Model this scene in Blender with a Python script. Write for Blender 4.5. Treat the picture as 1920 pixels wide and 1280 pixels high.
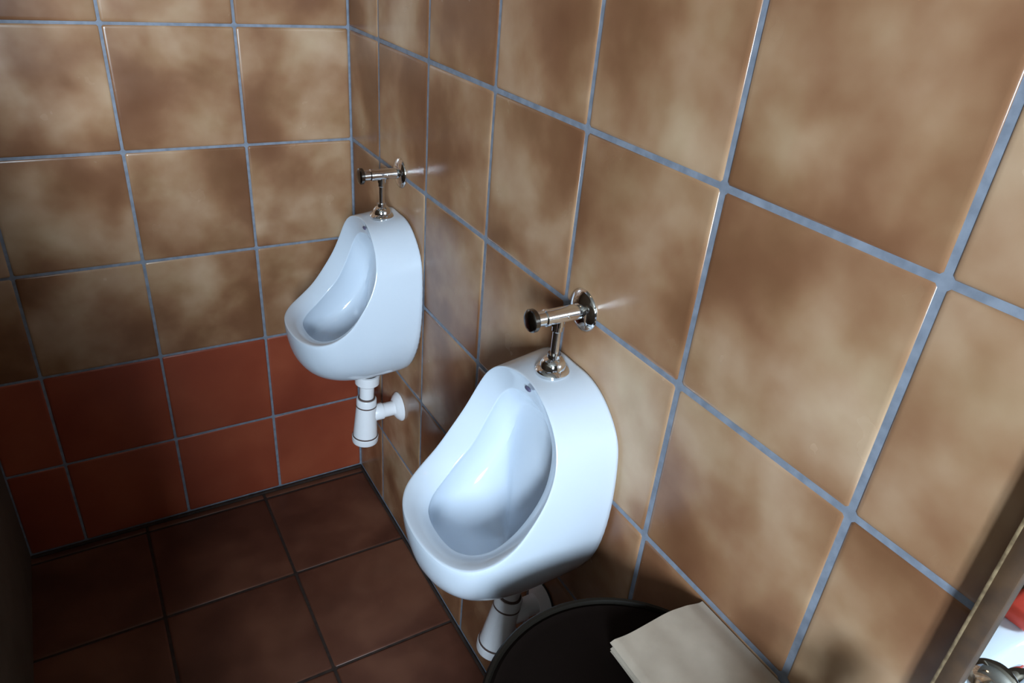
import bpy, bmesh, math, random
from mathutils import Matrix, Vector, Euler

random.seed(7)
for o in list(bpy.data.objects):
    bpy.data.objects.remove(o, do_unlink=True)
scn = bpy.context.scene
COL = scn.collection

# ------------------------------------------------------------------ camera
# room axes: right wall = plane x 0 (room at x < 0), back wall = plane y 0 (room at y < 0), floor z 0
cam_d = bpy.data.cameras.new('camera')
cam_d.sensor_width = 36.0
cam_d.lens = 36.0 * 1361.86 / 1920.0
cam_d.clip_start = 0.02
cam = bpy.data.objects.new('camera', cam_d)
COL.objects.link(cam)
cam.matrix_world = Matrix((
    (0.86194687, 0.18771401, -0.47096821, -0.63163),
    (-0.50077295, 0.46034151, -0.73301578, -1.84298),
    (0.07920889, 0.86766880, 0.49079202, 1.5925),
    (0, 0, 0, 1)))
scn.camera = cam

# ------------------------------------------------------------------ world, big lights, exposure
world = bpy.data.worlds.new('world')
scn.world = world
world.use_nodes = True
world.node_tree.nodes['Background'].inputs[0].default_value = (0.55, 0.68, 0.9, 1)
world.node_tree.nodes['Background'].inputs[1].default_value = 0.6

NEAR_Y = -3.30          # wall behind the camera, with the window
WIN = (-1.80, -1.15, 1.30, 2.20)     # x0 x1 z0 z1 of the window opening
wl = bpy.data.lights.new('window_daylight', 'AREA')
wl.shape = 'RECTANGLE'
wl.size = WIN[1] - WIN[0]
wl.size_y = WIN[3] - WIN[2]
wl.energy = 130.0
wl.color = (0.70, 0.86, 1.0)
wlo = bpy.data.objects.new('window_daylight', wl)
COL.objects.link(wlo)
wlo.location = ((WIN[0] + WIN[1]) / 2, NEAR_Y - 0.09, (WIN[2] + WIN[3]) / 2)
wlo.rotation_euler = (math.radians(90), 0, 0)   # shines towards +y

vs = scn.view_settings
vs.view_transform = 'Standard'
vs.look = 'None'
vs.gamma = 1.0
vs.use_curve_mapping = False
vs.exposure = 0.9

# ------------------------------------------------------------------ materials
def new_mat(name):
    m = bpy.data.materials.new(name)
    m.use_nodes = True
    nt = m.node_tree
    return m, nt, nt.nodes['Principled BSDF']

def rgb(r, g, b):
    f = lambda c: (c / 255.0 / 12.92) if c <= 10 else ((c / 255.0 + 0.055) / 1.055) ** 2.4
    return (f(r), f(g), f(b), 1)

def ramp(nt, stops):
    n = nt.nodes.new('ShaderNodeValToRGB')
    n.color_ramp.interpolation = 'B_SPLINE'
    e = n.color_ramp.elements
    while len(e) < len(stops):
        e.new(0.5)
    for el, (p, c) in zip(e, stops):
        el.position = p
        el.color = c
    return n

def tile_mat(name, stops, rough=(0.17, 0.32), scale=5.0, bump=0.06, speck=0.22, vary=0.10, yellow=0.0):
    m, nt, b = new_mat(name)
    N, L = nt.nodes, nt.links
    tc = N.new('ShaderNodeTexCoord')
    oi = N.new('ShaderNodeObjectInfo')
    mul = N.new('ShaderNodeVectorMath'); mul.operation = 'SCALE'
    comb = N.new('ShaderNodeCombineXYZ')
    for i in range(3):
        L.new(oi.outputs['Random'], comb.inputs[i])
    L.new(comb.outputs[0], mul.inputs[0]); mul.inputs['Scale'].default_value = 71.0
    add = N.new('ShaderNodeVectorMath'); add.operation = 'ADD'
    L.new(tc.outputs['Object'], add.inputs[0]); L.new(mul.outputs[0], add.inputs[1])
    n1 = N.new('ShaderNodeTexNoise'); n1.inputs['Scale'].default_value = scale
    n1.inputs['Detail'].default_value = 3.0; n1.inputs['Roughness'].default_value = 0.42
    n1.inputs['Distortion'].default_value = 0.25
    L.new(add.outputs[0], n1.inputs['Vector'])
    n2 = N.new('ShaderNodeTexNoise'); n2.inputs['Scale'].default_value = scale * 3.1
    n2.inputs['Detail'].default_value = 3; n2.inputs['Roughness'].default_value = 0.5
    L.new(add.outputs[0], n2.inputs['Vector'])
    mix = N.new('ShaderNodeMath'); mix.operation = 'MULTIPLY_ADD'
    L.new(n2.outputs['Fac'], mix.inputs[0]); mix.inputs[1].default_value = speck
    sub = N.new('ShaderNodeMath'); sub.operation = 'SUBTRACT'
    L.new(n1.outputs['Fac'], sub.inputs[0]); sub.inputs[1].default_value = speck * 0.5
    L.new(sub.outputs[0], mix.inputs[2])
    # small shift from tile to tile
    sh = N.new('ShaderNodeMath'); sh.operation = 'MULTIPLY_ADD'
    L.new(oi.outputs['Random'], sh.inputs[0]); sh.inputs[1].default_value = vary
    sh2 = N.new('ShaderNodeMath'); sh2.operation = 'SUBTRACT'
    L.new(mix.outputs[0], sh2.inputs[0]); sh2.inputs[1].default_value = vary / 2
    L.new(sh2.outputs[0], sh.inputs[2])
    r = ramp(nt, stops)
    L.new(sh.outputs[0], r.inputs['Fac'])
    n3 = N.new('ShaderNodeTexNoise'); n3.inputs['Scale'].default_value = scale * 1.7
    n3.inputs['Detail'].default_value = 2
    off = N.new('ShaderNodeVectorMath'); off.operation = 'ADD'; off.inputs[1].default_value = (13, 5, 29)
    L.new(add.outputs[0], off.inputs[0]); L.new(off.outputs[0], n3.inputs['Vector'])
    tint = ramp(nt, [(0.35, (1.04, 0.98, 0.96, 1)), (0.65, (0.97, 1.0, 1.0 - yellow, 1))])
    L.new(n3.outputs['Fac'], tint.inputs['Fac'])
    mc = N.new('ShaderNodeMix'); mc.data_type = 'RGBA'; mc.blend_type = 'MULTIPLY'; mc.inputs['Factor'].default_value = 1.0
    L.new(r.outputs['Color'], mc.inputs['A']); L.new(tint.outputs['Color'], mc.inputs['B'])
    L.new(mc.outputs['Result'], b.inputs['Base Color'])
    mr = N.new('ShaderNodeMapRange')
    mr.inputs['From Min'].default_value = 0.0; mr.inputs['From Max'].default_value = 1.0
    mr.inputs['To Min'].default_value = rough[0]; mr.inputs['To Max'].default_value = rough[1]
    L.new(n2.outputs['Fac'], mr.inputs['Value'])
    L.new(mr.outputs[0], b.inputs['Roughness'])
    bp = N.new('ShaderNodeBump'); bp.inputs['Strength'].default_value = bump
    bp.inputs['Distance'].default_value = 0.004
    L.new(n1.outputs['Fac'], bp.inputs['Height']); L.new(bp.outputs[0], b.inputs['Normal'])
    return m

M_TILE = tile_mat('mottled_beige_tile', [(0.18, rgb(106, 69, 47)), (0.38, rgb(128, 88, 63)), (0.48, rgb(147, 108, 80)), (0.60, rgb(170, 135, 106)), (0.80, rgb(200, 174, 149))], yellow=0.08)
M_RED = tile_mat('terracotta_red_tile', [(0.25, rgb(130, 57, 38)), (0.5, rgb(148, 68, 45)), (0.75, rgb(166, 86, 58))], rough=(0.3, 0.45), scale=4, vary=0.04)
M_FLOOR = tile_mat('brown_floor_tile', [(0.30, rgb(70, 38, 27)), (0.5, rgb(92, 54, 40)), (0.7, rgb(114, 74, 56))], rough=(0.35, 0.55), scale=5, bump=0.12)

def noisy(name, c1, c2, scale=30.0, rough=0.8, bump=0.2, metallic=0.0):
    m, nt, b = new_mat(name)
    N, L = nt.nodes, nt.links
    tc = N.new('ShaderNodeTexCoord')
    n = N.new('ShaderNodeTexNoise'); n.inputs['Scale'].default_value = scale; n.inputs['Detail'].default_value = 5
    L.new(tc.outputs['Object'], n.inputs['Vector'])
    r = ramp(nt, [(0.35, c1), (0.65, c2)])
    L.new(n.outputs['Fac'], r.inputs['Fac']); L.new(r.outputs['Color'], b.inputs['Base Color'])
    b.inputs['Roughness'].default_value = rough; b.inputs['Metallic'].default_value = metallic
    if bump:
        bp = N.new('ShaderNodeBump'); bp.inputs['Strength'].default_value = bump; bp.inputs['Distance'].default_value = 0.002
        L.new(n.outputs['Fac'], bp.inputs['Height']); L.new(bp.outputs[0], b.inputs['Normal'])
    return m

M_GROUT = noisy('pale_grey_grout', rgb(108, 114, 126), rgb(136, 143, 156), 60, 0.8, 0.3)
M_FGROUT = noisy('dark_floor_grout', rgb(34, 24, 20), rgb(58, 42, 34), 60, 0.9, 0.3)
M_PLASTER = noisy('beige_plaster', rgb(88, 80, 68), rgb(102, 94, 82), 12, 0.85, 0.1)
M_CEIL = noisy('white_ceiling_paint', rgb(112, 108, 100), rgb(126, 122, 114), 10, 0.9, 0.05)

def plain(name, col, rough, metallic=0.0, spec=0.5, coat=0.0):
    m, nt, b = new_mat(name)
    b.inputs['Base Color'].default_value = col
    b.inputs['Roughness'].default_value = rough
    b.inputs['Metallic'].default_value = metallic
    b.inputs['Specular IOR Level'].default_value = spec
    b.inputs['Coat Weight'].default_value = coat
    b.inputs['Coat Roughness'].default_value = 0.03
    N, L = nt.nodes, nt.links       # faint procedural wear on the gloss
    tc = N.new('ShaderNodeTexCoord'); n = N.new('ShaderNodeTexNoise'); n.inputs['Scale'].default_value = 14
    L.new(tc.outputs['Object'], n.inputs['Vector'])
    mr = N.new('ShaderNodeMapRange'); mr.inputs['To Min'].default_value = rough * 0.8; mr.inputs['To Max'].default_value = rough * 1.25
    L.new(n.outputs['Fac'], mr.inputs['Value']); L.new(mr.outputs[0], b.inputs['Roughness'])
    return m

M_CERAMIC = plain('white_glazed_ceramic', (0.63, 0.70, 0.79, 1), 0.10, 0, 0.5, 0.3)
M_CHROME = plain('chrome', (0.80, 0.81, 0.82, 1), 0.07, 1.0)
M_DCHROME = plain('dark_button_chrome', (0.16, 0.15, 0.14, 1), 0.18, 1.0)
M_PVC = plain('white_plastic', (0.80, 0.80, 0.83, 1), 0.28)
M_RUBBER = plain('black_rubber', (0.012, 0.011, 0.012, 1), 0.6)
M_GROOVE = plain('brown_joint_ring', (0.10, 0.06, 0.05, 1), 0.6)
M_BIN = plain('dark_brown_plastic', (0.0065, 0.004, 0.0032, 1), 0.85, 0, 0.04)
M_BINRIM = plain('dark_bin_rim', (0.010, 0.008, 0.006, 1), 0.5, 0, 0.15)
M_SLOT = plain('inlet_slot', (0.10, 0.09, 0.16, 1), 0.5)
M_SOAP = plain('red_soap', rgb(205, 70, 55), 0.4)
M_MIRROR = plain('mirror_silver', (0.88, 0.90, 0.89, 1), 0.015, 1.0)
M_WHITEPAINT = plain('white_window_paint', (0.8, 0.8, 0.78, 1), 0.45)
M_FRAME = noisy('brown_wood', rgb(58, 40, 26), rgb(84, 60, 38), 40, 0.5, 0.15)
M_GILT = noisy('worn_gilt_edge', rgb(84, 66, 44), rgb(150, 128, 96), 110, 0.45, 0.2)
M_PAPER = noisy('unbleached_paper', rgb(168, 154, 138), rgb(188, 174, 158), 18, 0.9, 0.12)

mg, ntg, bg = new_mat('window_glass')
tr = ntg.nodes.new('ShaderNodeBsdfTransparent'); gl = ntg.nodes.new('ShaderNodeBsdfGlossy'); gl.inputs['Roughness'].default_value = 0.02
mx = ntg.nodes.new('ShaderNodeMixShader'); mx.inputs[0].default_value = 0.06
ntg.links.new(tr.outputs[0], mx.inputs[1]); ntg.links.new(gl.outputs[0], mx.inputs[2])
ntg.links.new(mx.outputs[0], ntg.nodes['Material Output'].inputs['Surface'])
M_GLASS = mg

ml, ntl, bl = new_mat('lit_opal_glass')
bl.inputs['Base Color'].default_value = (0.9, 0.85, 0.75, 1)
bl.inputs['Emission Color'].default_value = (1.0, 0.64, 0.32, 1)
bl.inputs['Emission Strength'].default_value = 2.0
M_LAMP = ml

# ------------------------------------------------------------------ helpers
def link(name, me, mat, parent=None, loc=(0, 0, 0)):
    o = bpy.data.objects.new(name, me)
    COL.objects.link(o)
    if mat is not None and not me.materials:
        me.materials.append(mat)
    o.location = loc
    if parent is not None:
        o.parent = parent
    return o

def mesh_of(bm, name, smooth=True, angle=40):
    bmesh.ops.recalc_face_normals(bm, faces=bm.faces[:])
    me = bpy.data.meshes.new(name)
    bm.to_mesh(me); bm.free()
    if smooth:
        me.shade_smooth()
        me.set_sharp_from_angle(angle=math.radians(angle))
    return me

def box_bm(bm, a, b, bevel=0.0, seg=2):
    vs_ = bmesh.ops.create_cube(bm, size=1.0)['verts']
    c = [(a[i] + b[i]) / 2 for i in range(3)]; d = [abs(b[i] - a[i]) for i in range(3)]
    for v in vs_:
        v.co = Vector((c[0] + v.co.x * d[0], c[1] + v.co.y * d[1], c[2] + v.co.z * d[2]))
    if bevel:
        es = {e for v in vs_ for e in v.link_edges}
        bmesh.ops.bevel(bm, geom=list(es), offset=bevel, segments=seg, profile=0.5, affect='EDGES')

def box(name, a, b, mat, parent=None, bevel=0.0, seg=2):
    bm = bmesh.new(); box_bm(bm, a, b, bevel, seg)
    return link(name, mesh_of(bm, name), mat, parent)

def lathe_bm(bm, prof, n=32, M=None):
    """prof: (radius, height) list, revolved about local z; M maps to the thing's space"""
    rings = []
    for r, h in prof:
        if r < 1e-6:
            rings.append([bm.verts.new((0, 0, h))])
        else:
            rings.append([bm.verts.new((r * math.cos(2 * math.pi * k / n), r * math.sin(2 * math.pi * k / n), h)) for k in range(n)])
    for A, B in zip(rings, rings[1:]):
        for k in range(n):
            q = [A[k % len(A)], A[(k + 1) % len(A)], B[(k + 1) % len(B)], B[k % len(B)]]
            u = []
            for v in q:
                if v not in u: u.append(v)
            if len(u) >= 3: bm.faces.new(u)
    if M is not None:
        for R in rings:
            for v in R: v.co = M @ v.co

def lathe(name, prof, mat, parent=None, M=None, n=32, angle=35):
    bm = bmesh.new(); lathe_bm(bm, prof, n, M)
    return link(name, mesh_of(bm, name, True, angle), mat, parent)

def empty(name, loc=(0, 0, 0)):
    o = bpy.data.objects.new(name, None)
    o.empty_display_size = 0.05
    COL.objects.link(o); o.location = loc
    return o

def tag(o, label, cat, group=None):
    o['label'] = label; o['category'] = cat
    if group: o['group'] = group
    return o

def struct(o, label=None):
    o['kind'] = 'structure'
    if label: o['label'] = label
    return o

# ------------------------------------------------------------------ tiles
GR = 0.0076      # joint width on the walls
_tile_cache = {}
def tile_mesh(axis, w, h, key):
    """tile lying in the plane normal to axis ('x-','y-','z+'), centred on its own origin, face at 0, body behind"""
    k = (axis, round(w, 4), round(h, 4), key)
    if k in _tile_cache: return _tile_cache[k]
    bm = bmesh.new()
    rings = []
    for inset, dep in ((0, -0.006), (0, -0.0028), (0.0012, -0.0012), (0.0032, -0.0003), (0.007, 0.0)):
        a, b = w / 2 - inset, h / 2 - inset
        c = 0.003 if inset < 0.004 else 0.002
        pts = [(-a + c, -b), (a - c, -b), (a, -b + c), (a, b - c), (a - c, b), (-a + c, b), (-a, b - c), (-a, -b + c)]
        rings.append([(p[0], p[1], dep) for p in pts])
    def mp(p):
        u, v, d = p
        if axis == 'x-': return (-d, u, v)       # wall at x = 0, facing -x
        if axis == 'x+': return (d, u, v)
        if axis == 'y-': return (u, -d, v)       # wall at y = 0, facing -y
        return (u, v, d)                         # floor facing +z
    V = [[bm.verts.new(mp(p)) for p in r] for r in rings]
    for A, B in zip(V, V[1:]):
        for i in range(8):
            bm.faces.new((A[i], A[(i + 1) % 8], B[(i + 1) % 8], B[i]))
    bm.faces.new(V[-1])
    me = mesh_of(bm, 'tile', True, 60)
    _tile_cache[k] = me
    return me

def cells(lo, hi, first, step):
    """intervals of a tile grid with a line at `first`, clipped to lo..hi"""
    k = math.floor((lo - first) / step) - 1
    out = []
    while first + k * step < hi:
        a, b = max(lo, first + k * step), min(hi, first + (k + 1) * step)
        if b - a > 0.012: out.append((a, b))
        k += 1
    return out

T = 0.27
CEIL = 2.5
LEFT_X = -0.94
LEFT_END = -1.00
FAR_LEFT = -2.3
TILE_END = -0.464 - 7 * 0.27

def tile_field(parent, axis, us, vs_, mat_of, gap, jit=0.0006):
    for (u0, u1) in us:
        for (v0, v1) in vs_:
            w, h = u1 - u0 - gap, v1 - v0 - gap
            if w < 0.01 or h < 0.01: continue
            mat = mat_of(u0, u1, v0, v1)
            me = tile_mesh(axis, w, h, mat.name)
            o = link('tile', me, mat, parent)
            u, v, d = (u0 + u1) / 2, (v0 + v1) / 2, random.uniform(-jit, jit)
            o.location = {'x-': (d, u, v), 'x+': (LEFT_X + d, u, v), 'y-': (u, d, v), 'z+': (u, v, d)}[axis]

ROW0 = 0.007
rows = cells(0.0, CEIL, ROW0 + T, T)
# back wall
wall_back = struct(box('wall_back', (FAR_LEFT, 0.002, -0.1), (0.12, 0.12, CEIL), M_GROUT), 'back wall of mottled beige tiles above two red tile rows')
tile_field(wall_back, 'y-', cells(LEFT_X, 0.0, -0.266, T), rows,
           lambda a, b, c, d: M_RED if d < 0.56 else M_TILE, 0.0056)
# right wall
wall_right = struct(box('wall_right', (0.002, TILE_END, -0.1), (0.12, 0.002, CEIL), M_GROUT), 'right wall of mottled beige tiles carrying the urinals')
tile_field(wall_right, 'x-', cells(TILE_END, 0.0, -0.464, T), rows, lambda a, b, c, d: M_TILE, GR)
# floor
floor = struct(box('floor', (FAR_LEFT - 0.1, NEAR_Y, -0.1), (0.002, 0.002, -0.002), M_FGROUT), 'brown tiled floor with dark joints')
F = 0.33326
tile_field(floor, 'z+', cells(FAR_LEFT, 0.0, -0.3205, F), cells(NEAR_Y, 0.0, -0.3624, F), lambda a, b, c, d: M_FLOOR, 0.006, 0.0008)
# left partition, an added shading screen, the rest of the room behind the camera, ceiling
struct(box('wall_left', (LEFT_X - 0.10, LEFT_END, 0), (LEFT_X, 0.0, 1.80), M_PLASTER, None, 0.004), 'dim plastered partition on the left')
struct(box('wall_right_entry', (-0.001, NEAR_Y, 0), (0.12, TILE_END, CEIL), M_PLASTER))
struct(box('added_shade_wall', (LEFT_X - 0.10, -1.92, 0), (LEFT_X, LEFT_END, 1.24), M_PLASTER, None, 0.004), 'added unseen chest high screen that shades the lower left, continuing the left partition')  # out of view, added to keep window light off the lower left wall and floor
struct(box('trim_1', (LEFT_X, -0.010, 0.0008), (-0.0012, -0.0008, 0.009), M_FGROUT, None, 0.003), 'dark joint along the foot of the back wall')
struct(box('trim_2', (-0.008, TILE_END, 0.0008), (-0.0008, -0.010, 0.008), M_FGROUT, None, 0.003), 'dark joint along the foot of the right wall')
struct(box('wall_far_left', (FAR_LEFT - 0.1, NEAR_Y, 0), (FAR_LEFT, 0.12, CEIL), M_PLASTER))
struct(box('ceiling', (FAR_LEFT - 0.1, NEAR_Y - 0.12, CEIL), (0.12, 0.12, CEIL + 0.1), M_CEIL))
bm = bmesh.new()
x0, x1, z0, z1 = WIN
for a, b in (((FAR_LEFT - 0.1, 0), (x0, CEIL)), ((x1, 0), (0.12, CEIL)), ((x0, 0), (x1, z0)), ((x0, z1), (x1, CEIL))):
    box_bm(bm, (a[0], NEAR_Y - 0.12, a[1]), (b[0], NEAR_Y, b[1]))
struct(link('wall_near', mesh_of(bm, 'wall_near', False), M_PLASTER))
# window
win = struct(empty('window_1', ((x0 + x1) / 2, NEAR_Y - 0.06, z0)), 'white framed window behind the viewer')
bm = bmesh.new()
W2, H = (x1 - x0) / 2, z1 - z0
for a, b in (((-W2, 0), (-W2 + .04, H)), ((W2 - .04, 0), (W2, H)), ((-W2 + .04, 0), (W2 - .04, .04)), ((-W2 + .04, H - .04), (W2 - .04, H)), ((-.02, .04), (.02, H - .04))):
    box_bm(bm, (a[0], -0.02, a[1]), (b[0], 0.02, b[1]))
link('window_frame', mesh_of(bm, 'window_frame', False), M_WHITEPAINT, win)
for s in (-1, 1):
    a, b = sorted((s * 0.02, s * (W2 - .04)))
    box('pane', (a, -0.003, .04), (b, 0.003, H - .04), M_GLASS, win)

# ------------------------------------------------------------------ urinal
def cat(P, n):
    """Catmull-Rom through the half outline P (mirrored at both ends), n samples per segment"""
    mir = lambda p: Vector((-p[0], p[1], p[2]))
    Q = [Vector(p) for p in P]
    E = [mir(Q[1])] + Q + [mir(Q[-2])]
    out = []
    for i in range(1, len(E) - 2):
        for k in range(n):
            t = k / n
            a, b, c, d = E[i - 1], E[i], E[i + 1], E[i + 2]
            out.append(0.5 * ((2 * b) + (c - a) * t + (2 * a - 5 * b + 4 * c - d) * t * t + (3 * b - a - 3 * c + d) * t ** 3))
    out.append(Q[-1])
    return out

# (sideways, out of the wall, height) from top centre to bottom centre
WALLC = [(0, 0, 1.0), (.04, 0, 1.0), (.078, 0, .988), (.112, 0, .962), (.134, 0, .930), (.143, 0, .885), (.147, 0, .83), (.146, 0, .775), (.138, 0, .72), (.118, 0, .67), (.088, 0, .63), (.046, 0, .607), (0, 0, .60)]
CREST = [(0, .092, .991), (.040, .096, .988), (.076, .100, .974), (.106, .103, .946), (.125, .110, .907), (.134, .125, .866), (.138, .149, .826), (.138, .178, .788), (.131, .212, .763), (.112, .244, .750), (.080, .266, .746), (.042, .277, .745), (0, .280, .745)]
INNER = [(0, .080, .952), (.031, .082, .949), (.058, .084, .936), (.079, .087, .912), (.091, .094, .879), (.097, .106, .844), (.097, .126, .806), (.097, .154, .775), (.090, .184, .750), (.076, .210, .738), (.054, .228, .733), (.028, .236, .732), (0, .238, .732)]
DEEP = [(0, .042, .90), (.032, .042, .896), (.060, .042, .882), (.082, .042, .858), (.096, .043, .826), (.103, .050, .788), (.108, .072, .748), (.110, .110, .712), (.105, .152, .690), (.090, .190, .677), (.065, .214, .670), (.035, .226, .668), (0, .229, .667)]
WGT = [0, 0, 0, 0, 0, .05, .15, .3, .5, .7, .85, .95, 1.0]

def urinal_mesh():
    n = 3
    Wc, Cc, Ic, Dc = (cat(P, n) for P in (WALLC, CREST, INNER, DEEP))
    wt = []
    for i in range(12):
        for k in range(n): wt.append(WGT[i] + (WGT[i + 1] - WGT[i]) * k / n)
    wt.append(1.0)
    rows_ = []
    cen = Vector((0, .10, .650))
    for W, C, I, D, w in zip(Wc, Cc, Ic, Dc, wt):
        p1 = W.lerp(C, 1 / 3).lerp(Vector((W.x, C.y * .67, W.z - .035)), w)
        p2 = W.lerp(C, 2 / 3).lerp(Vector((C.x * 1.03, C.y * 1.02, C.z - .14)), w)
        col = []
        for u in (0, .03, .12, .24, .36, .48, .60, .72, .83, .92, .97):
            col.append(W * (1 - u) ** 3 + p1 * 3 * u * (1 - u) ** 2 + p2 * 3 * u * u * (1 - u) + C * u ** 3)
        col.append(C.lerp(I, .015))
        for k in (.10, .28, .5, .72, .88, .96, 1.0):
            p = C.lerp(I, k)
            p.z += .004 * math.sin(math.pi * k)
            col.append(p)
        wide = lambda p, f: Vector((p.x * f, p.y, p.z))
        col.append(wide(I.lerp(D, .06), 1.02))
        col.append(wide(I.lerp(D, .18), 1.045))
        col.append(wide(I.lerp(D, .42), 1.06))
        col.append(wide(I.lerp(D, .75), 1.04))
        col.append(D)
        for k in (.25, .5, .75, .93):
            col.append(D.lerp(cen, k))
        rows_.append(col)
    # mirror to the full loop
    m = len(rows_)
    full = rows_ + [[Vector((-p.x, p.y, p.z)) for p in rows_[i]] for i in range(m - 2, 0, -1)]
    bm = bmesh.new()
    V = [[bm.verts.new((-p.y, p.x, p.z)) for p in col] for col in full]   # local: x = -out, y = sideways
    N = len(V)
    for i in range(N):
        A, B = V[i], V[(i + 1) % N]
        for j in range(len(A) - 1):
            bm.faces.new((A[j], A[j + 1], B[j + 1], B[j]))
    bm.faces.new([V[i][-1] for i in range(N)])
    bm.faces.new([V[i][0] for i in range(N)])
    return mesh_of(bm, 'urinal_body', True, 80)

urinal_me = urinal_mesh()
RX = Matrix.Rotation(math.radians(-90), 4, 'Y')      # local z -> -x (out of the wall)

def make_urinal(y, label):
    t = empty('urinal', (0, y, 0))
    tag(t, label, 'urinal', 'wall hung urinals on the right wall')
    b = link('bowl', urinal_me, M_CERAMIC, t)
    s = b.modifiers.new('smooth', 'SUBSURF'); s.levels = 1; s.render_levels = 1
    # little flushing slot under the top rim
    bm = bmesh.new()
    bmesh.ops.create_uvsphere(bm, u_segments=16, v_segments=8, radius=1.0)
    for v in bm.verts:
        v.co = Vector((-0.0885 + v.co.x * .0030, v.co.y * .0085 , .972 + v.co.z * .0035))
    link('flush_slot', mesh_of(bm, 'flush_slot'), M_SLOT, t)
    return t

Y_FAR, Y_NEAR = -0.328, -1.056
make_urinal(Y_FAR, 'white ceramic urinal farther away, next to the back wall corner')
make_urinal(Y_NEAR, 'white ceramic urinal nearer the viewer, beside the round bin')

# ------------------------------------------------------------------ flush valves
def make_valve(y, label):
    t = tag(empty('flush_valve', (0, y, 0)), label, 'flush valve', 'chrome flush valves above the urinals')
    Mx = Matrix.Translation((0, 0, 1.094)) @ RX
    lathe('wall_flange', [(0, 0.0005), (.0345, 0.0005), (.0345, .002), (.031, .005), (.022, .009), (.014, .011), (0, .011)], M_CHROME, t, Mx, 40, 50)
    lathe('valve_body', [(0, .008), (.0125, .008), (.0125, .066), (.0135, .067), (.0135, .072), (.0115, .074), (.0115, .090), (0, .090)], M_CHROME, t, Mx)
    k = lathe('push_button', [(0, .089), (.0165, .089), (.0180, .091), (.0180, .097), (.0165, .099), (.012, .1005), (0, .101)], M_DCHROME, t, Mx)
    # small grub screw on the barrel
    lathe('screw', [(0, 0), (.003, 0), (.003, .002), (0, .0024)], M_CHROME, t, Matrix.Translation((-.034, -.0118, 1.094)) @ Matrix.Rotation(math.radians(90), 4, 'X'), 12)
    Mz = Matrix.Translation((-.046, 0, 0))
    lathe('supply_pipe', [(0, 1.02), (.0065, 1.02), (.0065, 1.066), (.0085, 1.068), (.0085, 1.076), (.0105, 1.077), (.0105, 1.09), (0, 1.09)], M_CHROME, t, Mz)
    lathe('spud_nut', [(0, .990), (.0275, .990), (.0275, .9985), (.025, 1.002), (.0205, 1.004), (.0195, 1.012), (.015, 1.018), (.0105, 1.020), (.0105, 1.027), (0, 1.027)], M_CHROME, t, Mz, 36)
    return t

make_valve(Y_FAR, 'chrome push button flush valve above the farther urinal')
make_valve(Y_NEAR, 'chrome push button flush valve above the nearer urinal')

# ------------------------------------------------------------------ bottle traps
def make_trap(y, label, tilt, dt, dz=0.0, seal=False):
    t = tag(empty('bottle_trap', (0, y, 0)), label, 'drain trap', 'white bottle traps under the urinals')
    piv = Vector((-.095 - dt, 0, .452 + dz))
    R = Matrix.Translation(piv) @ Matrix.Rotation(tilt, 4, 'Y')
    z = lambda v: v - .452
    P = lambda pr: [(r, z(h)) for r, h in pr]
    lathe('gasket', P([(0, .574), (.027, .574), (.027, .590), (0, .590)]), M_RUBBER, t, R)
    lathe('inlet_cup', P([(0, .544), (.024, .544), (.031, .550), (.032, .5755), (.029, .577), (0, .577)]), M_PVC, t, R)
    lathe('tail_pipe', P([(0, .49), (.0185, .49), (.0185, .546), (0, .546)]), M_PVC, t, R)
    lathe('joint_ring', P([(0, .5025), (.0222, .5025), (.0222, .5062), (0, .5062)]), M_GROOVE, t, R)
    lathe('union_nut', P([(0, .482), (.0262, .482), (.0262, .500), (.0245, .5028), (0, .5028)]), M_PVC, t, R)
    lathe('joint_ring', P([(0, .4790), (.0268, .4790), (.0268, .4824), (0, .4824)]), M_GROOVE, t, R)
    lathe('bottle', P([(0, .388), (.0320, .388), (.0300, .42), (.0262, .476), (.0258, .4797), (0, .4797)]), M_PVC, t, R)
    lathe('joint_ring', P([(0, .3852), (.0338, .3852), (.0338, .3888), (0, .3888)]), M_GROOVE, t, R)
    lathe('bottom_cap', P([(0, .362), (.026, .362), (.0335, .367), (.0350, .372), (.0350, .3845), (.0335, .386), (0, .386)]), M_PVC, t, R)
    # outlet into the wall
    L = -piv.x
    Mx = Matrix.Translation((0, 0, piv.z - .002)) @ RX
    lathe('outlet_pipe', [(0, .008), (.0195, .008), (.0195, L - .046), (.0225, L - .045), (.0225, L - .022), (.020, L - .018), (0, L - .018)], M_PVC, t, Mx)
    lathe('wall_rosette', [(0, .0005), (.040, .0005), (.0400, .003), (.033, .011), (.0225, .018), (0, .018)], M_PVC, t, Mx, 40)
    if seal:
        lathe('rosette_seal', [(0, .0003), (.0435, .0003), (.0435, .003), (0, .003)], M_RUBBER, t, Mx, 40)
    return t

make_trap(Y_FAR, 'white plastic bottle trap under the farther urinal', math.radians(3), 0.0)
make_trap(Y_NEAR, 'leaning white plastic bottle trap under the nearer urinal, partly behind the bin', math.radians(11), -0.006, 0.0, True)

# ------------------------------------------------------------------ bin with folded paper towels
BC = (-0.190, -1.492)
bn = tag(empty('waste_bin', (BC[0], BC[1], 0)), 'large round dark brown waste bin with flat lid under the paper towels', 'bin')
lathe('bin_body', [(0, .0), (.142, .0), (.147, .006), (.150, .03), (.174, .765), (.174, .775), (0, .775)], M_BIN, bn, None, 64)
lathe('lid', [(0, .775), (.177, .775), (.1775, .789), (.170, .793), (.164, .791), (.158, .7905), (0, .7935)], M_BIN, bn, None, 64)
lathe('lid_rim', [(.1755, .772), (.1825, .774), (.1835, .782), (.1830, .794), (.1800, .7975), (.1765, .7965), (.1745, .792), (.1755, .772)], M_BINRIM, bn, None, 72)

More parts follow.
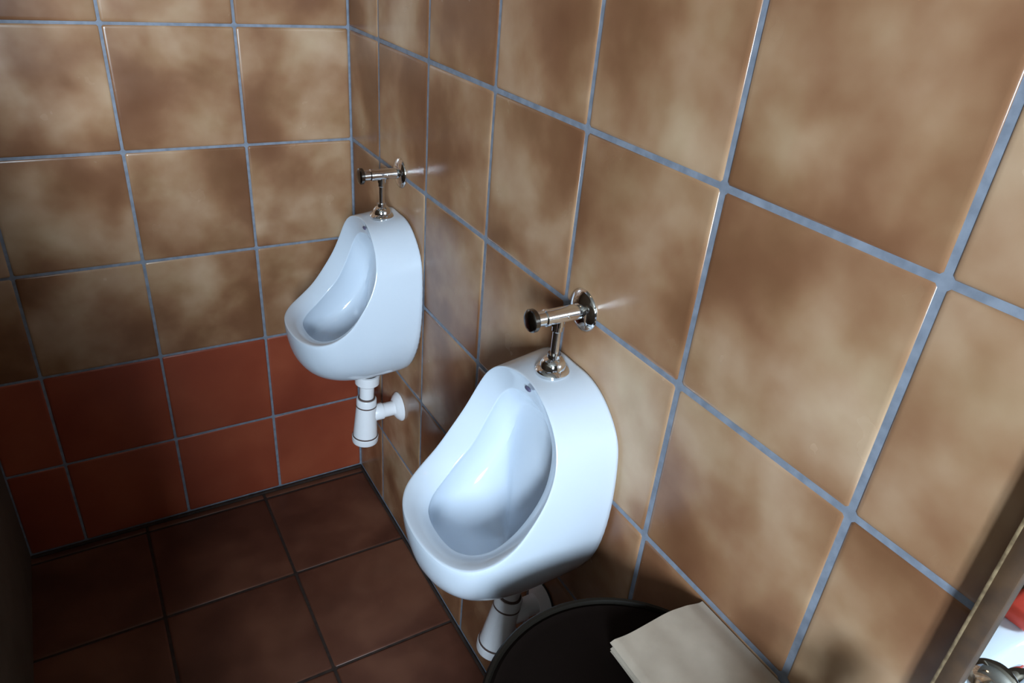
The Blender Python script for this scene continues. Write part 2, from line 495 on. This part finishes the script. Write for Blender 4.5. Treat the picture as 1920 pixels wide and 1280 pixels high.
def towel(name, xa, xb, ya, yb, zb, th, parent, seed, lift=0.0, crease=False):
    """a folded sheet: soft rounded fold on the left, gentle ridges along its length"""
    rnd = random.Random(seed)
    nx, ny = 26, 22
    ph = rnd.uniform(0, 6)
    bm = bmesh.new()
    top, bot = [], []
    for i in range(nx + 1):
        u = i / nx
        ct, cb = [], []
        for j in range(ny + 1):
            v = j / ny
            x = xa + (xb - xa) * u
            y = ya + (yb - ya) * v
            y += .0016 * math.sin(9 * u + ph) * (1 - v)            # wavy far edge
            x += .0010 * math.sin(7 * v + ph) * (1 - u)
            r = min(1.0, u / .06); rr = math.sqrt(max(0, 1 - (1 - r) ** 2))
            half = th / 2 * (0.15 + 0.85 * rr)
            mid = zb + th / 2
            ridge = .0014 * math.sin(5.5 * u * math.pi + ph) * rr * (0.4 + 0.6 * v) if crease else 0
            fold = -.010 * max(0, (u - .82) / .18) ** 1.1 if crease else 0
            h = mid + half + ridge + fold * 1.0
            lo = mid - half
            if h < lo + .001: h = lo + .001
            ct.append(bm.verts.new((x, y, h + lift * (1 - v))))
            cb.append(bm.verts.new((x, y, lo)))
        top.append(ct); bot.append(cb)
    for i in range(nx):
        for j in range(ny):
            bm.faces.new((top[i][j], top[i + 1][j], top[i + 1][j + 1], top[i][j + 1]))
            bm.faces.new((bot[i][j], bot[i][j + 1], bot[i + 1][j + 1], bot[i + 1][j]))
    for j in range(ny):
        bm.faces.new((top[0][j], top[0][j + 1], bot[0][j + 1], bot[0][j]))
        bm.faces.new((top[nx][j + 1], top[nx][j], bot[nx][j], bot[nx][j + 1]))
    for i in range(nx):
        bm.faces.new((top[i + 1][0], top[i][0], bot[i][0], bot[i + 1][0]))
        bm.faces.new((top[i][ny], top[i + 1][ny], bot[i + 1][ny], bot[i][ny]))
    return link(name, mesh_of(bm, name, True, 50), M_PAPER, parent)

pk = tag(empty('paper_towel_stack', (0, 0, 0.7975)), 'folded pale beige paper towels lying on the dark bin against the wall', 'paper towels')
towel('folded_sheet', -.1600, -.0045, -1.408, -1.628, .0003, .0065, pk, 3)
towel('folded_sheet', -.1605, -.0030, -1.4065, -1.630, .0070, .0075, pk, 5)
towel('folded_sheet', -.1610, -.0025, -1.4050, -1.630, .0147, .0085, pk, 9, 0.0, True)

# ------------------------------------------------------------------ washbasin, taps, soap and mirror by the viewer
BY0, BY1 = -1.615, -2.135     # along the wall
bs = tag(empty('washbasin', (0, (BY0 + BY1) / 2, 0)), 'white ceramic washbasin seen only as a reflection in the mirror', 'washbasin')
def basin_mesh():
    bm = bmesh.new()
    n = 64
    hw = (BY0 - BY1) / 2
    def outline(sx, cx, sy, p):
        pts = []
        for k in range(n):
            a = 2 * math.pi * k / n
            c, s = math.cos(a), math.sin(a)
            pts.append((cx + sx * math.copysign(abs(c) ** (2 / p), c), sy * math.copysign(abs(s) ** (2 / p), s)))
        return pts
    lev = [(outline(.10, -.20, .11, 2.4), .70), (outline(.13, -.20, .15, 2.6), .74), (outline(.17, -.205, .19, 3), .80), (outline(.20, -.2105, hw - .012, 5), .838),
           (outline(.206, -.2105, hw - .002, 6), .846), (outline(.208, -.2105, hw, 6), .866), (outline(.206, -.2105, hw - .002, 6), .874), (outline(.200, -.2105, hw - .008, 6), .877),
           (outline(.150, -.245, hw - .05, 3.2), .876), (outline(.145, -.245, hw - .055, 3.0), .870), (outline(.125, -.245, hw - .08, 2.6), .80), (outline(.08, -.24, .11, 2.2), .755), (outline(.02, -.235, .02, 2), .745)]
    V = [[bm.verts.new((p[0], p[1], z)) for p in o] for o, z in lev]
    for A, B in zip(V, V[1:]):
        for k in range(n):
            bm.faces.new((A[k], A[(k + 1) % n], B[(k + 1) % n], B[k]))
    bm.faces.new(V[0]); bm.faces.new(V[-1])
    return mesh_of(bm, 'basin_bowl', True, 70)
link('basin_bowl', basin_mesh(), M_CERAMIC, bs)
lathe('pedestal', [(0, 0), (.11, 0), (.105, .03), (.075, .2), (.07, .5), (.095, .702), (0, .702)], M_CERAMIC, bs, Matrix.Translation((-.2, 0, 0)), 40)
lathe('drain_ring', [(0, .7452), (.022, .7452), (.022, .7475), (.016, .748), (0, .746)], M_CHROME, bs, Matrix.Translation((-.235, 0, 0)), 24)

def make_tap(y, label):
    t = tag(empty('pillar_tap', (-.092, y, .8766)), label, 'tap', 'pillar taps on the washbasin')
    lathe('tap_body', [(0, 0), (.024, 0), (.024, .005), (.015, .009), (.0135, .052), (.017, .060), (.017, .074), (.009, .078), (.009, .086), (0, .086)], M_CHROME, t)
    bm = bmesh.new()
    lathe_bm(bm, [(0, .084), (.019, .084), (.0225, .090), (.0215, .104), (.014, .111), (0, .112)], 32)
    link('tap_head', mesh_of(bm, 'tap_head'), M_CHROME, t)
    # spout
    bm = bmesh.new()
    path = [(-.010, .050), (-.035, .058), (-.065, .060), (-.090, .052), (-.100, .038)]
    prev = None
    for i, (x, z) in enumerate(path):
        a = path[max(0, i - 1)]; b = path[min(len(path) - 1, i + 1)]
        d = Vector((b[0] - a[0], 0, b[1] - a[1])).normalized()
        up = Vector((-d.z, 0, d.x)); sd = Vector((0, 1, 0))
        ring = [bm.verts.new(Vector((x, 0, z)) + (up * math.sin(q) + sd * math.cos(q)) * .0095) for q in [2 * math.pi * k / 16 for k in range(16)]]
        if prev:
            for k in range(16): bm.faces.new((prev[k], prev[(k + 1) % 16], ring[(k + 1) % 16], ring[k]))
        else: bm.faces.new(ring)
        prev = ring
    bm.faces.new(prev)
    link('spout', mesh_of(bm, 'spout'), M_CHROME, t)
make_tap(-1.706, 'chrome pillar tap reflected at the lower right corner of the mirror')

bm = bmesh.new(); box_bm(bm, (-.03, -.022, 0), (.03, .022, .024), .009, 3)
tag(link('soap_bar', mesh_of(bm, 'soap_bar'), M_SOAP, None, (-.335, -1.650, .8775)), 'red soap bar on the basin rim, seen in the mirror', 'soap')

MY0, MY1, MZ0, MZ1 = -1.685, -2.235, 0.905, 1.66
mr = tag(empty('mirror', (0, (MY0 + MY1) / 2, MZ0)), 'wall mirror in a narrow brown wooden frame with worn gilt edge', 'mirror')
hw, hh, fw, ft = (MY0 - MY1) / 2, MZ1 - MZ0, .0185, .021
for nm, a, b in (('frame_rail', (-ft, -hw, 0), (-.0012, hw, fw)), ('frame_rail', (-ft, -hw, hh - fw), (-.0012, hw, hh)),
                 ('frame_stile', (-ft, hw - fw, fw), (-.0012, hw, hh - fw)), ('frame_stile', (-ft, -hw, fw), (-.0012, -hw + fw, hh - fw))):
    f = box(nm, a, b, M_FRAME, mr, .002)
box('gilt_edge', (-ft - .0012, hw - .0022, .001), (-ft + .003, hw + .0008, hh - .001), M_GILT, mr, .001)
box('mirror_glass', (-.012, -hw + fw, fw), (-.006, hw - fw, hh - fw), M_MIRROR, mr)

# ------------------------------------------------------------------ ceiling lamp
lp = tag(empty('ceiling_lamp', (-.52, -1.0, CEIL)), 'round opal glass ceiling lamp with warm light', 'lamp')
lathe('lamp_base', [(0, 0), (.07, 0), (.07, -.02), (.05, -.03), (0, -.03)], M_WHITEPAINT, lp)
lathe('lamp_globe', [(0, -.028), (.045, -.03), (.075, -.055), (.085, -.09), (.075, -.125), (.045, -.15), (0, -.16)], M_LAMP, lp)
